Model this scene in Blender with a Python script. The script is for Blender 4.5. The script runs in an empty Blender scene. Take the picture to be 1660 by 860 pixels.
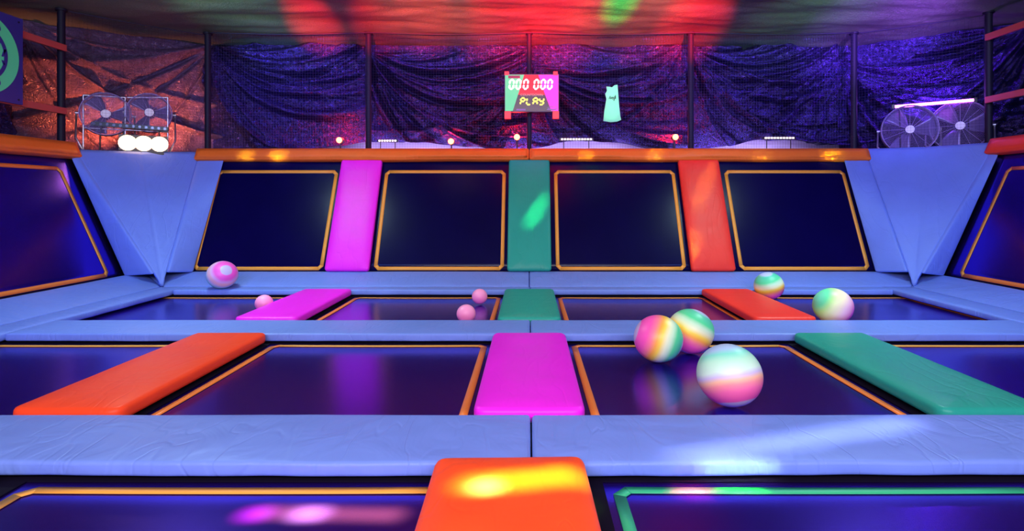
import bpy, bmesh, math, random
from mathutils import Vector, Matrix, noise
random.seed(7)
C = bpy.context.scene
PI = math.pi
P = 2.6            # spacing of the trampolines across the court
F = 900.0          # focal length in pixels of a 1660 px wide frame
H = 1.196          # camera height over the pad tops (z = 0)

# ------------------------------------------------------------------ camera, world, exposure
cam = bpy.data.cameras.new('camera'); camo = bpy.data.objects.new('camera', cam)
C.collection.objects.link(camo); C.camera = camo
cam.sensor_width = 36.0; cam.lens = F/1660*36
camo.location = (0, 0, H); camo.rotation_euler = (PI/2, 0, 0)
cam.shift_x = -(858-830)/1660; cam.shift_y = -(430-320)/1660
cam.clip_start = 0.02; cam.clip_end = 100
vs = C.view_settings
vs.view_transform = 'Standard'; vs.look = 'None'; vs.gamma = 1; vs.use_curve_mapping = False
vs.exposure = 0.0
w = bpy.data.worlds.new('world'); C.world = w; w.use_nodes = True
w.node_tree.nodes['Background'].inputs[0].default_value = (0.34, 0.28, 0.85, 1)
w.node_tree.nodes['Background'].inputs[1].default_value = 0.14

def light(kind, loc, target, energy, color, **kw):
    l = bpy.data.lights.new(kind.lower()+'_lamp', kind); l.energy = energy; l.color = color
    for k, v in kw.items(): setattr(l, k, v)
    o = bpy.data.objects.new(kind.lower()+'_lamp', l); C.collection.objects.link(o)
    o.location = loc
    d = Vector(target) - Vector(loc)
    if d.length > 1e-6: o.rotation_euler = d.to_track_quat('-Z', 'Y').to_euler()
    return o
def at(px, py, Y):       # a pixel of the photograph, at depth Y, as a point
    return Vector(((px-858)/F*Y, Y, H-(py-320)/F*Y))

# room light: violet-white wash from behind the camera, tubes overhead, fills and blue wash added for the far pads and corners
light('AREA', (0, -1.6, 3.0), (0, 5.5, 0.2), 500, (0.98, 0.88, 0.94), shape='RECTANGLE', size=7.0, size_y=1.6)
light('AREA', (0, 1.2, 3.85), (0, 2.2, 0), 50, (0.80, 0.74, 1.0), shape='RECTANGLE', size=8.0, size_y=2.0)
for s_ in (-1, 1):
    light('AREA', (s_*3.75, 5.9, 3.8), (s_*2.8, 6.0, 0.0), 66, (0.60, 0.88, 0.85), shape='SQUARE', size=0.45, spread=2.0)  # unseen fill pair added to brighten the far pads
light('AREA', (-4.0, 1.2, 3.3), (-5.4, 8.0, 0.8), 24, (0.08, 0.26, 1.0), shape='DISK', size=0.8, spread=1.2)  # unseen blue pair added to deepen the corner panels
light('AREA', (4.0, 1.2, 3.3), (5.4, 8.0, 0.8), 24, (0.08, 0.26, 1.0), shape='DISK', size=0.8, spread=1.2)
# unseen lamps without fixtures, added to tint the ceiling
for x, tx, ty, e, c, a in ((-1.8, -3.3, 8.5, 26000, (1, .008, .012), 8), (-1.2, -2.4, 8.7, 16000, (1, .008, .012), 8), (-0.6, -1.5, 8.0, 24000, (1, .008, .012), 11), (0.0, -0.4, 8.2, 30000, (1, .008, .012), 14),
                           (0.8, 0.6, 8.5, 30000, (1, .008, .012), 13), (1.6, 2.5, 8.5, 30000, (1, .008, .012), 11), (1.0, 0.4, 7.4, 20000, (1, .008, .012), 13),
                           (-1.0, -2.0, 7.3, 7000, (1, .008, .012), 9), (1.8, 1.9, 8.4, 14000, (1, .008, .012), 13), (1.0, 1.25, 7.55, 14000, (.02, 1, .12), 6), (3.2, 5.2, 8.0, 9000, (.35, .10, 1), 20)):
    light('SPOT', (x, 2.0, 2.3), (tx, ty, 3.87), e*1.25, c, spot_size=math.radians(a), spot_blend=1.0, shadow_soft_size=0.05)
for x in (-4.4, -1.5, 1.5, 4.4):
    light('SPOT', (x, 4.5, 2.85), (x*.95, 7.6, 3.87), 620, (.50, 1, .72), spot_size=math.radians(34), spot_blend=1.0, shadow_soft_size=0.1)  # greenish spots added to lift the grey of the ceiling
# unseen violet spots added to rake the tarpaulin folds from the sides
for x, sx in ((-3.9, -0.2), (-1.3, 2.6), (1.3, -2.6), (3.9, 0.4), (6.4, 3.2), (-3.6, -5.0), (1.8, 4.6)):
    light('SPOT', (sx, 5.0, 3.7), (x, 9.7, 2.9), 520, (0.19, 0.15, 1.0), spot_size=math.radians(42), spot_blend=0.9, shadow_soft_size=0.03)
for x in (-3.9, -1.3, 1.3, 3.9):
    light('AREA', (x, 9.05, 3.74), (x+.2, 9.75, 3.0), 9, (.20, .15, 1.0), shape='RECTANGLE', size=2.0, size_y=.04)  # hidden strips added to bring out the folds from above
light('AREA', (6.0, 8.75, 3.74), (6.5, 9.1, 3.0), 7, (.20, .15, 1.0), shape='RECTANGLE', size=1.2, size_y=.04)  # hidden strip added for the right corner tarpaulin
# hidden lamps added to wash the pale wall under the tarpaulin hems
for x in (-2.0, .7, 3.6):
    light('AREA', (x, 9.62, 1.93), (x, 10.2, 2.16), 14, (.62, .48, 1.0), shape='RECTANGLE', size=2.2, size_y=.05)
# effect beams that paint streaks across pads and mats
def beam(target, w_, h_, energy, color, src=(0, 0, 3.7), roll=0.0, spread=3.0):
    o = light('AREA', src, target, energy, color, shape='RECTANGLE', size=w_, size_y=h_, spread=math.radians(spread))
    o.rotation_euler.rotate_axis('Z', roll); return o
R_ = math.radians
beam((-0.02, 2.24, 0.03), .48, .05, 2.8, (.22, 1, .02), src=(-0.02, 1.6, 3.6), roll=R_(9), spread=4)
beam((-0.17, 2.19, 0.03), .07, .03, 1.0, (.8, 1, .8), src=(-0.17, 1.6, 3.6), spread=3)
beam((-0.82, 2.27, -.09), .60, .03, 10, (1, .55, .06), src=(-0.85, 1.5, 3.6), spread=2.5)
beam((-0.90, 2.27, -.09), .12, .03, 7, (1, .95, .18), src=(-0.9, 1.5, 3.6), spread=2.5)
beam((-1.12, 2.27, -.09), .10, .03, 3.5, (1, .02, .20), src=(-1.1, 1.5, 3.6), spread=2.5)
beam((1.35, 2.74, 0), 1.45, .05, 1.1, (.95, .85, 1), src=(1.35, 2.0, 3.6), roll=R_(17), spread=4.5)
beam((.95, 2.50, -.03), .32, .02, .35, (.95, 1, .9), src=(.95, 0.4, 2.9), roll=0, spread=2.5)
beam((.93, 2.44, -.09), .12, .03, .4, (.2, 1, .1), src=(.93, 1.6, 3.6), spread=2.5)
beam((.72, 2.43, -.09), .12, .05, 1.6, (1, .02, .08), src=(.72, 1.6, 3.6), spread=2.5)
beam(at(872, 340, 8.2), .06, .55, .55, (.1, 1, .3), src=(1.2, 0.2, 3.3), roll=R_(-35), spread=2)
beam(at(1143, 300, 8.3), .07, .8, .9, (.25, 1, .02), src=(.5, 0.2, 3.3), roll=R_(-20), spread=2)
beam(at(1122, 395, 8.0), .06, .4, .5, (.3, 1, .05), src=(.5, 0.2, 3.3), roll=R_(-10), spread=2)
for px_, e in ((450, .7), (1065, .8), (1235, .4), (1350, 1.2), (400, .35), (950, .3)):
    beam(at(px_, 255, 8.6), .18, .18, e, (.55, 1, .05), src=((px_-858)/300, 0.2, 3.3), spread=1.6)

# ------------------------------------------------------------------ helpers
def link(name, me, mats, parent=None, mw=None):
    o = bpy.data.objects.new(name, me); C.collection.objects.link(o)
    for m in (mats if isinstance(mats, (list, tuple)) else [mats]): me.materials.append(m)
    if parent: o.parent = parent
    if mw is not None: o.matrix_world = mw if parent is None else mw
    return o
def tag(o, label=None, cat=None, group=None, kind=None):
    if label: o['label'] = label
    if cat: o['category'] = cat
    if group: o['group'] = group
    if kind: o['kind'] = kind
    return o
def empty(name, mw):
    o = bpy.data.objects.new(name, None); C.collection.objects.link(o)
    o.empty_display_size = 0.1
    o.matrix_world = mw; return o
def child(name, me, mats, parent):
    o = bpy.data.objects.new(name, me); C.collection.objects.link(o); o.parent = parent
    for m in (mats if isinstance(mats, (list, tuple)) else [mats]): me.materials.append(m)
    return o
def frame(origin, u, v, n):
    m = Matrix.Identity(4)
    for i, c in enumerate((u, v, n)):
        c = Vector(c).normalized()
        for r in range(3): m[r][i] = c[r]
    for r in range(3): m[r][3] = origin[r]
    return m
def tr(x, y, z, rz=0): return Matrix.Translation((x, y, z)) @ Matrix.Rotation(rz, 4, 'Z')
def mesh(name, vs_, fs, smooth=False):
    me = bpy.data.meshes.new(name); me.from_pydata([tuple(v) for v in vs_], [], fs); me.update()
    if smooth: me.polygons.foreach_set('use_smooth', [True]*len(me.polygons))
    return me

class MB:
    def __init__(s): s.v = []; s.f = []; s.sm = []; s.mi = []
    def add(s, v, f, smooth=False, mi=0):
        b = len(s.v); s.v += [Vector(p) for p in v]
        for q in f: s.f.append([b+i for i in q]); s.sm.append(smooth); s.mi.append(mi)
    def box(s, x0, x1, y0, y1, z0, z1, mi=0):
        s.add([(x, y, z) for z in (z0, z1) for y in (y0, y1) for x in (x0, x1)],
              [(0,2,3,1),(4,5,7,6),(0,1,5,4),(2,6,7,3),(0,4,6,2),(1,3,7,5)], mi=mi)
    def tube(s, a, b, r, n=10, r2=None, mi=0):
        a = Vector(a); b = Vector(b); d = (b-a).normalized(); r2 = r if r2 is None else r2
        u = d.orthogonal().normalized(); w_ = d.cross(u)
        v = []
        for p, rr in ((a, r), (b, r2)):
            for i in range(n):
                t = 2*PI*i/n; v.append(p + u*math.cos(t)*rr + w_*math.sin(t)*rr)
        s.add(v, [(i, (i+1)%n, n+(i+1)%n, n+i) for i in range(n)], True, mi)
        s.add(v[:n], [tuple(range(n-1, -1, -1))], mi=mi); s.add(v[n:], [tuple(range(n))], mi=mi)
    def path(s, pts, r, n=6, closed=False, mi=0):
        pts = [Vector(p) for p in pts]; N = len(pts); v = []; up = None
        for i, p in enumerate(pts):
            a = pts[i-1] if (i or closed) else pts[0]; b = pts[(i+1) % N] if (i < N-1 or closed) else pts[-1]
            d = (b-a).normalized()
            u = d.orthogonal().normalized() if up is None else (up - d*up.dot(d)).normalized()
            up = u; w_ = d.cross(u)
            for k in range(n):
                t = 2*PI*k/n; v.append(p + u*math.cos(t)*r + w_*math.sin(t)*r)
        f = []
        for i in range(N if closed else N-1):
            j = (i+1) % N
            for k in range(n): f.append((i*n+k, i*n+(k+1)%n, j*n+(k+1)%n, j*n+k))
        if not closed: f += [tuple(range(n-1, -1, -1)), tuple(range((N-1)*n, N*n))]
        s.add(v, f, True, mi)
    def prism(s, poly, z0, z1, mi=0):
        n = len(poly)
        s.add([(x, y, z0) for x, y in poly] + [(x, y, z1) for x, y in poly],
              [tuple(range(n-1, -1, -1)), tuple(range(n, 2*n))] + [(i, (i+1)%n, n+(i+1)%n, n+i) for i in range(n)], mi=mi)
    def ring(s, outer, inner, z0, z1, mi=0):
        n = len(outer)
        s.add([(x, y, z) for z in (z0, z1) for l in (outer, inner) for x, y in l],
              [q for i in range(n) for j in [(i+1)%n] for q in (
                  (2*n+i, 2*n+j, 3*n+j, 3*n+i), (i, n+i, n+j, j), (i, j, 2*n+j, 2*n+i), (n+i, 3*n+i, 3*n+j, n+j))], mi=mi)
    def me(s, name):
        m = bpy.data.meshes.new(name); m.from_pydata([tuple(p) for p in s.v], [], s.f); m.update()
        m.polygons.foreach_set('use_smooth', s.sm); m.polygons.foreach_set('material_index', s.mi); return m

# ------------------------------------------------------------------ materials
def new_mat(name):
    m = bpy.data.materials.new(name); m.use_nodes = True
    return m, m.node_tree.nodes, m.node_tree.links, m.node_tree.nodes['Principled BSDF']
def bump(N, L, b, src, strength, dist):
    bp = N.new('ShaderNodeBump'); bp.inputs['Strength'].default_value = strength; bp.inputs['Distance'].default_value = dist
    L.new(src, bp.inputs['Height']); L.new(bp.outputs[0], b.inputs['Normal']); return bp
def plain(name, col, rough=.5, metal=0, spec=.5):
    m, N, L, b = new_mat(name)
    b.inputs['Base Color'].default_value = (*col, 1); b.inputs['Roughness'].default_value = rough
    b.inputs['Metallic'].default_value = metal; b.inputs['Specular IOR Level'].default_value = spec
    n = N.new('ShaderNodeTexNoise'); n.inputs['Scale'].default_value = 30; bump(N, L, b, n.outputs[0], .1, .002)
    return m
def emit(name, col, s, base=(.02, .02, .02)):
    m, N, L, b = new_mat(name); b.inputs['Base Color'].default_value = (*base, 1)
    b.inputs['Emission Color'].default_value = (*col, 1); b.inputs['Emission Strength'].default_value = s; return m
def vinyl(name, col, rough=.42, wr=1.0, stretch=(1, 1, 1)):
    m, N, L, b = new_mat(name)
    tc = N.new('ShaderNodeTexCoord'); mp = N.new('ShaderNodeMapping'); L.new(tc.outputs['Object'], mp.inputs[0])
    mp.inputs['Scale'].default_value = stretch
    n1 = N.new('ShaderNodeTexNoise'); n1.inputs['Scale'].default_value = 2.2; n1.inputs['Detail'].default_value = 3; n1.inputs['Distortion'].default_value = 1.6
    L.new(mp.outputs[0], n1.inputs['Vector'])
    n3 = N.new('ShaderNodeTexNoise'); n3.inputs['Scale'].default_value = 1.7; n3.inputs['Detail'].default_value = 1.5; n3.inputs['Distortion'].default_value = .9
    mp2 = N.new('ShaderNodeMapping'); mp2.inputs['Rotation'].default_value = (0, 0, .7); mp2.inputs['Scale'].default_value = (3.2, 1, 1)
    L.new(tc.outputs['Object'], mp2.inputs[0]); L.new(mp2.outputs[0], n3.inputs['Vector'])
    s1 = N.new('ShaderNodeMath'); s1.operation = 'SUBTRACT'; L.new(n3.outputs[0], s1.inputs[0]); s1.inputs[1].default_value = .5
    s2 = N.new('ShaderNodeMath'); s2.operation = 'ABSOLUTE'; L.new(s1.outputs[0], s2.inputs[0])
    s3 = N.new('ShaderNodeMapRange'); s3.interpolation_type = 'SMOOTHSTEP'; s3.inputs['From Max'].default_value = .05; s3.inputs['To Min'].default_value = 0; s3.inputs['To Max'].default_value = .30
    L.new(s2.outputs[0], s3.inputs['Value'])
    ml = N.new('ShaderNodeMath'); ml.operation = 'MULTIPLY'; L.new(n1.outputs[0], ml.inputs[0]); L.new(s3.outputs[0], ml.inputs[1])
    ad = N.new('ShaderNodeMath'); ad.operation = 'ADD'; L.new(ml.outputs[0], ad.inputs[0]); L.new(n1.outputs[0], ad.inputs[1])
    bump(N, L, b, ad.outputs[0], .42*wr, .026)
    n2 = N.new('ShaderNodeTexNoise'); n2.inputs['Scale'].default_value = 3.5; n2.inputs['Detail'].default_value = 4; L.new(tc.outputs['Object'], n2.inputs['Vector'])
    mr = N.new('ShaderNodeMix'); mr.data_type = 'RGBA'
    mr.inputs['A'].default_value = (*[c*.90 for c in col], 1); mr.inputs['B'].default_value = (*[min(1, c*1.06) for c in col], 1)
    L.new(n2.outputs[0], mr.inputs['Factor']); L.new(mr.outputs['Result'], b.inputs['Base Color'])
    rr = N.new('ShaderNodeMapRange'); rr.inputs['To Min'].default_value = rough-.08; rr.inputs['To Max'].default_value = rough+.1
    L.new(n2.outputs[0], rr.inputs['Value']); L.new(rr.outputs[0], b.inputs['Roughness'])
    b.inputs['Specular IOR Level'].default_value = .22
    return m
BLUE = vinyl('periwinkle_vinyl', (.165, .262, .76))
ORANGE = vinyl('orange_vinyl', (.98, .080, .018), .42, .6)
CORAL = vinyl('coral_vinyl', (.97, .065, .018), .42, .5)
MAGENTA = vinyl('magenta_vinyl', (.88, .020, .80), .40, .4)
TEAL = vinyl('teal_vinyl', (.02, .33, .27), .40, .7)
SCARLET = vinyl('scarlet_vinyl', (.86, .040, .030), .42, .5)
AMBER = vinyl('amber_orange_vinyl', (.85, .17, .02), .42, .8)

def mat_bed(nm='woven_trampoline_bed', ca=(.062, .020, .50), cb=(.085, .028, .58), rough=.20, metal=.9):
    m, N, L, b = new_mat(nm)
    tc = N.new('ShaderNodeTexCoord')
    n = N.new('ShaderNodeTexNoise'); n.inputs['Scale'].default_value = 2; n.inputs['Detail'].default_value = 5; L.new(tc.outputs['Object'], n.inputs['Vector'])
    mx = N.new('ShaderNodeMix'); mx.data_type = 'RGBA'; mx.inputs['A'].default_value = (*ca, 1); mx.inputs['B'].default_value = (*cb, 1)
    L.new(n.outputs[0], mx.inputs['Factor']); L.new(mx.outputs['Result'], b.inputs['Base Color'])
    n2 = N.new('ShaderNodeTexNoise'); n2.inputs['Scale'].default_value = 160; L.new(tc.outputs['Object'], n2.inputs['Vector'])
    bump(N, L, b, n2.outputs[0], .12, .002)
    b.inputs['Roughness'].default_value = rough; b.inputs['Metallic'].default_value = metal; b.inputs['Specular IOR Level'].default_value = .15
    return m
BED = mat_bed()
SKIRT_SHADE = plain('edge_fabric_shade', (.004, .002, .012), .8, 0, .1)
BEDW = mat_bed('shaded_wall_bed', (.0015, .0006, .030), (.003, .0012, .055), .22, 0)  # same fabric as the floor beds, with shade put into a darker copy
TAPE = plain('amber_webbing_tape', (.82, .34, .045), .45)
TAPEO = plain('orange_webbing_tape', (.82, .20, .03), .45)
TAPEG = plain('green_webbing_tape', (.03, .42, .20), .40)
STEEL = plain('dark_painted_steel', (.006, .005, .02), .6, 0, .3)
CHROME = plain('bare_metal_wire', (.55, .52, .60), .3, .9)
DARK = plain('black_plastic', (.010, .010, .016), .4)
WHITEP = plain('pale_painted_wall', (.55, .48, .72), .6)
FLOORM = plain('dark_floor', (.010, .008, .03), .7)
NETM = plain('black_net_cord', (.010, .008, .03), .7)
CABLE = plain('black_cable', (.01, .01, .015), .5)
RAILM = plain('red_brown_timber', (.50, .07, .06), .55)

def tarp_mat(name, a, b_, rough=.26, crinkle=1.0, metal=.35):
    m, N, L, b = new_mat(name)
    tc = N.new('ShaderNodeTexCoord')
    n = N.new('ShaderNodeTexNoise'); n.inputs['Scale'].default_value = 1.4; n.inputs['Detail'].default_value = 3; L.new(tc.outputs['Object'], n.inputs['Vector'])
    mx = N.new('ShaderNodeMix'); mx.data_type = 'RGBA'; mx.inputs['A'].default_value = (*a, 1); mx.inputs['B'].default_value = (*b_, 1)
    L.new(n.outputs[0], mx.inputs['Factor']); L.new(mx.outputs['Result'], b.inputs['Base Color'])
    v = N.new('ShaderNodeTexVoronoi'); v.inputs['Scale'].default_value = 17; v.feature = 'F1'
    n3 = N.new('ShaderNodeTexNoise'); n3.inputs['Scale'].default_value = 13; n3.inputs['Detail'].default_value = 6; n3.inputs['Distortion'].default_value = 1.0
    L.new(tc.outputs['Object'], n3.inputs['Vector']); L.new(n3.outputs['Color'], v.inputs['Vector'])
    v.inputs['Scale'].default_value = 5
    ad = N.new('ShaderNodeMath'); ad.operation = 'ADD'; L.new(v.outputs['Distance'], ad.inputs[0]); L.new(n3.outputs[0], ad.inputs[1])
    bump(N, L, b, ad.outputs[0], .8*crinkle, .035)
    b.inputs['Roughness'].default_value = rough; b.inputs['Metallic'].default_value = metal; b.inputs['Specular IOR Level'].default_value = .7
    return m
TARP = tarp_mat('indigo_tarpaulin', (.045, .030, .15), (.085, .060, .26), .20, .8, .9)
TARPC = tarp_mat('silver_violet_tarpaulin', (.10, .06, .15), (.18, .11, .24), .3, .9, .4)
CEIL = tarp_mat('grey_ceiling_sheet', (.085, .125, .080), (.125, .17, .11), .42, .35, .1)

def ball_mat(name, stops):
    m, N, L, b = new_mat(name)
    tc = N.new('ShaderNodeTexCoord'); sp = N.new('ShaderNodeSeparateXYZ'); L.new(tc.outputs['Normal'], sp.inputs[0])
    tc2 = tc
    n = N.new('ShaderNodeTexNoise'); n.inputs['Scale'].default_value = 4; n.inputs['Detail'].default_value = 3; L.new(tc2.outputs['Object'], n.inputs['Vector'])
    mr = N.new('ShaderNodeMapRange'); mr.inputs['From Min'].default_value = -1; mr.inputs['From Max'].default_value = 1
    sp2 = N.new('ShaderNodeSeparateXYZ'); L.new(tc.outputs['Generated'], sp2.inputs[0])
    ad = N.new('ShaderNodeMath'); ad.operation = 'MULTIPLY_ADD'; L.new(n.outputs[0], ad.inputs[0]); ad.inputs[1].default_value = .10
    L.new(sp2.outputs['Z'], ad.inputs[2])
    sb = N.new('ShaderNodeMath'); sb.operation = 'SUBTRACT'; L.new(ad.outputs[0], sb.inputs[0]); sb.inputs[1].default_value = .05
    cr = N.new('ShaderNodeValToRGB'); L.new(sb.outputs[0], cr.inputs[0])
    e = cr.color_ramp.elements
    e[0].position = stops[0][0]; e[0].color = (*stops[0][1], 1); e[1].position = stops[-1][0]; e[1].color = (*stops[-1][1], 1)
    for p, c in stops[1:-1]:
        k = e.new(p); k.color = (*c, 1)
    L.new(cr.outputs[0], b.inputs['Base Color']); b.inputs['Roughness'].default_value = .42
    n2 = N.new('ShaderNodeTexNoise'); n2.inputs['Scale'].default_value = 200; L.new(tc.outputs['Object'], n2.inputs['Vector']); bump(N, L, b, n2.outputs[0], .08, .001)
    return m
RAIN = ball_mat('rainbow_ball_vinyl', [(0, (.62, .52, .82)), (.055, (.62, .52, .82)), (.075, (.97, .10, .52)), (.22, (1, .10, .48)), (.33, (1, .22, .30)),
    (.42, (1, .42, .06)), (.50, (1, .72, .08)), (.60, (.84, .92, .60)), (.68, (.60, .90, .64)), (.77, (.10, .74, .34)), (.93, (.08, .60, .40)), (.965, (.5, .6, .9)), (1, (.5, .6, .9))])
PASTEL = ball_mat('pastel_rainbow_ball_vinyl', [(0, (.60, .52, .80)), (.10, (.62, .54, .82)), (.12, (.96, .10, .46)), (.26, (1, .16, .46)), (.36, (1, .30, .36)),
    (.43, (1, .55, .36)), (.50, (.66, .56, .86)), (.58, (.66, .90, .76)), (.74, (.48, .86, .64)), (.84, (.22, .78, .62)), (.92, (.42, .62, .92)), (1, (.42, .62, .92))])
BRIGHT = ball_mat('bright_rainbow_ball_vinyl', [(0, (.95, .10, .75)), (.14, (.97, .12, .70)), (.24, (1, .34, .66)), (.42, (1, .62, .72)), (.56, (1, .84, .58)), (.70, (.85, .98, .48)), (.80, (.50, .95, .30)), (.90, (.14, .85, .40)), (1, (.16, .75, .5))])
PALE = ball_mat('pale_rainbow_ball_vinyl', [(0, (.55, .48, .78)), (.035, (.56, .50, .80)), (.05, (.97, .10, .62)), (.15, (.97, .12, .62)), (.24, (.86, .48, .82)), (.32, (.95, .50, .55)), (.40, (.92, .55, .62)), (.47, (.66, .60, .86)), (.56, (.40, .66, .80)), (.66, (.16, .66, .58)), (.85, (.14, .62, .55)), (1, (.42, .62, .92))])
PINKB = ball_mat('pink_ball_rubber', [(0, (1, .17, .50)), (.5, (1, .26, .58)), (1, (1, .36, .66))])

# ------------------------------------------------------------------ setting
def struct(name, mb, m): return tag(link(name, mb.me(name), m), kind='structure')
mb = MB(); mb.box(-8.3, 8.3, -3, 10.4, -.33, -.13); struct('floor', mb, FLOORM)
mb = MB(); mb.box(-8.3, 8.3, 10.2, 10.4, -.13, 4.3); struct('wall_back', mb, WHITEP)
mb = MB(); mb.box(-8.5, -8.3, -3, 10.4, -.33, 4.3); struct('wall_left', mb, WHITEP)
mb = MB(); mb.box(8.3, 8.5, -3, 10.4, -.33, 4.3); struct('wall_right', mb, WHITEP)
# dark boarding behind the leaning trampolines
BOARD = plain('dark_boarding', (.006, .004, .025), .7)
for i_, (p_, q_) in enumerate((((-2.12*P, 0.5), (-2.12*P, 8.1)), ((2.17*P, 8.1), (2.17*P, 0.5)), ((-2.2*P, 8.1), (2.25*P, 8.1)))):
    lx_, ly_ = (-.8, 0) if i_ == 0 else (.8, 0) if i_ == 1 else (0, .8)
    vv = []
    for (x_, y_) in (p_, q_):
        nx_, ny_ = (lx_/.8, ly_/.8)
        for o_ in (.06, .12):
            vv += [(x_+nx_*o_-(.0 if i_ < 2 else 0), y_+ny_*o_-(.17 if i_ == 2 else 0), .05), (x_+lx_*.97+nx_*o_, y_+ly_*.97+ny_*o_-(.17 if i_ == 2 else 0), 1.78)]
    mb = MB(); mb.add(vv, [(0, 1, 5, 4), (2, 6, 7, 3), (0, 4, 6, 2), (1, 3, 7, 5), (0, 2, 3, 1), (4, 5, 7, 6)])
    struct('trim_%d' % (i_+2), mb, BOARD)
# upper walkway behind the leaning walls
mb = MB()
mb.prism([(-8.3, 10.2), (-8.3, 0.0), (-6.45, 0.0), (-6.45, 7.75), (-5.25, 8.85), (5.35, 8.85), (6.7, 7.85), (6.7, 0.0), (8.3, 0.0), (8.3, 10.2)][::-1], 1.72, 1.84)
struct('trim_1', mb, FLOORM)
# ceiling sheet: a soft sagging sheet
def ceiling():
    v = []; f = []; nx, ny = 200, 90
    for j in range(ny+1):
        for i in range(nx+1):
            x = -8.3+16.6*i/nx; y = 4.9+5.4*j/ny
            q = Vector((x*.6, y*2.2, 0))
            z = 3.90 + .05*noise.noise(q) + .02*noise.noise(q*3) - .05*math.sin((x/P % 1)*PI)*max(0, 1-abs(y-8.9)/.5)
            v.append((x, y, z))
    for j in range(ny):
        for i in range(nx):
            a = j*(nx+1)+i; f.append((a, a+nx+1, a+nx+2, a+1))
    o = link('ceiling', mesh('ceiling', v, f, True), CEIL)
    s = o.modifiers.new('thick', 'SOLIDIFY'); s.thickness = .02; s.offset = 1
    return tag(o, kind='structure')
ceiling()
mb = MB(); mb.box(-8.3, 8.3, -3, 4.9, 3.93, 4.0); c2 = mb.me('ceiling_front')
tag(link('ceiling', c2, CEIL), kind='structure')

# ------------------------------------------------------------------ pads
def coords(a, b, r, step):
    es = [0, .12, .3, .6, 1.0]
    L_ = [a+r*e for e in es]; R_ = [b-r*e for e in es][::-1]
    n = max(1, int(math.ceil((R_[0]-L_[-1])/step)))
    mid = [L_[-1]+(R_[0]-L_[-1])*i/n for i in range(1, n)]
    return L_+mid+R_
def pad_mesh(name, lx, ly, t, r=.025, rc=.04, step=.05, puff=.008, wob=.004, seed=0, edge=0.0, fx=None):
    """rounded, softly stuffed slab: x centred, y from 0, z from 0 up to t. rc: corner radius in plan."""
    xs = coords(-lx/2, lx/2, rc, step); ys = coords(0, ly, rc, step); rz = min(r, t*.49)
    zs = [0, rz*.4, rz, t-rz, t-rz*.6, t-rz*.25, t]
    idx = {}; v = []; f = []
    def vid(i, j, k):
        key = (i, j, k)
        if key not in idx:
            x, y, z = xs[i], ys[j], zs[k]
            # plan corner rounding
            cx = min(max(x, -lx/2+rc), lx/2-rc); cy = min(max(y, rc), ly-rc)
            dx, dy = x-cx, y-cy
            if dx and dy:
                s_ = max(abs(dx), abs(dy)); l = math.hypot(dx, dy); dx, dy = dx/l*s_, dy/l*s_
                x, y = cx+dx, cy+dy
            # vertical edge rounding: inset as z nears top or bottom
            d = max(0, z-(t-rz), (rz-z))
            border = max(abs(dx), abs(dy)) / rc
            if border > 0:
                inset = rz - math.sqrt(max(0, rz*rz-d*d))
                l = math.hypot(dx, dy) or 1
                x -= dx/l*inset*min(1, border); y -= dy/l*inset*min(1, border)
            if z > t*.3:
                ex = min(1, (lx/2-abs(xs[i]))/.12); ey = min(1, min(ys[j], ly-ys[j])/.12)
                q = Vector((x*1.7+seed*9.1, y*2.6, seed*3.3))
                k_ = (z/t)
                z += k_*(puff*ex*ey + wob*(noise.noise(q)+.5*noise.noise(q*3.1))*(.4+.6*min(ex, ey)))
            if edge and ys[j] < ly*.5:
                y += edge*noise.noise(Vector((x*1.1, seed*7.7, .3)))*(1-ys[j]/(ly*.5)) + .4*edge*noise.noise(Vector((x*4, seed, z*9)))*(1-ys[j]/(ly*.5))
            if fx: x, y, z = fx(x, y, z)
            idx[key] = len(v); v.append((x, y, z))
        return idx[key]
    nx, ny, nz = len(xs)-1, len(ys)-1, len(zs)-1
    for i in range(nx):
        for j in range(ny):
            f.append((vid(i, j, nz), vid(i+1, j, nz), vid(i+1, j+1, nz), vid(i, j+1, nz)))
            f.append((vid(i, j, 0), vid(i, j+1, 0), vid(i+1, j+1, 0), vid(i+1, j, 0)))
    for i in range(nx):
        for k in range(nz):
            f.append((vid(i, 0, k), vid(i+1, 0, k), vid(i+1, 0, k+1), vid(i, 0, k+1)))
            f.append((vid(i, ny, k), vid(i, ny, k+1), vid(i+1, ny, k+1), vid(i+1, ny, k)))
    for j in range(ny):
        for k in range(nz):
            f.append((vid(0, j, k), vid(0, j, k+1), vid(0, j+1, k+1), vid(0, j+1, k)))
            f.append((vid(nx, j, k), vid(nx, j+1, k), vid(nx, j+1, k+1), vid(nx, j, k+1)))
    return mesh(name, v, f, True)
SEED = [0]
def pad(name, m, lx, ly, t, mw, label, group=None, **kw):
    SEED[0] += 1
    o = link(name, pad_mesh(name, lx, ly, t, seed=SEED[0], **kw), m, None, mw)
    return tag(o, label, 'pad', group)

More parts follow.
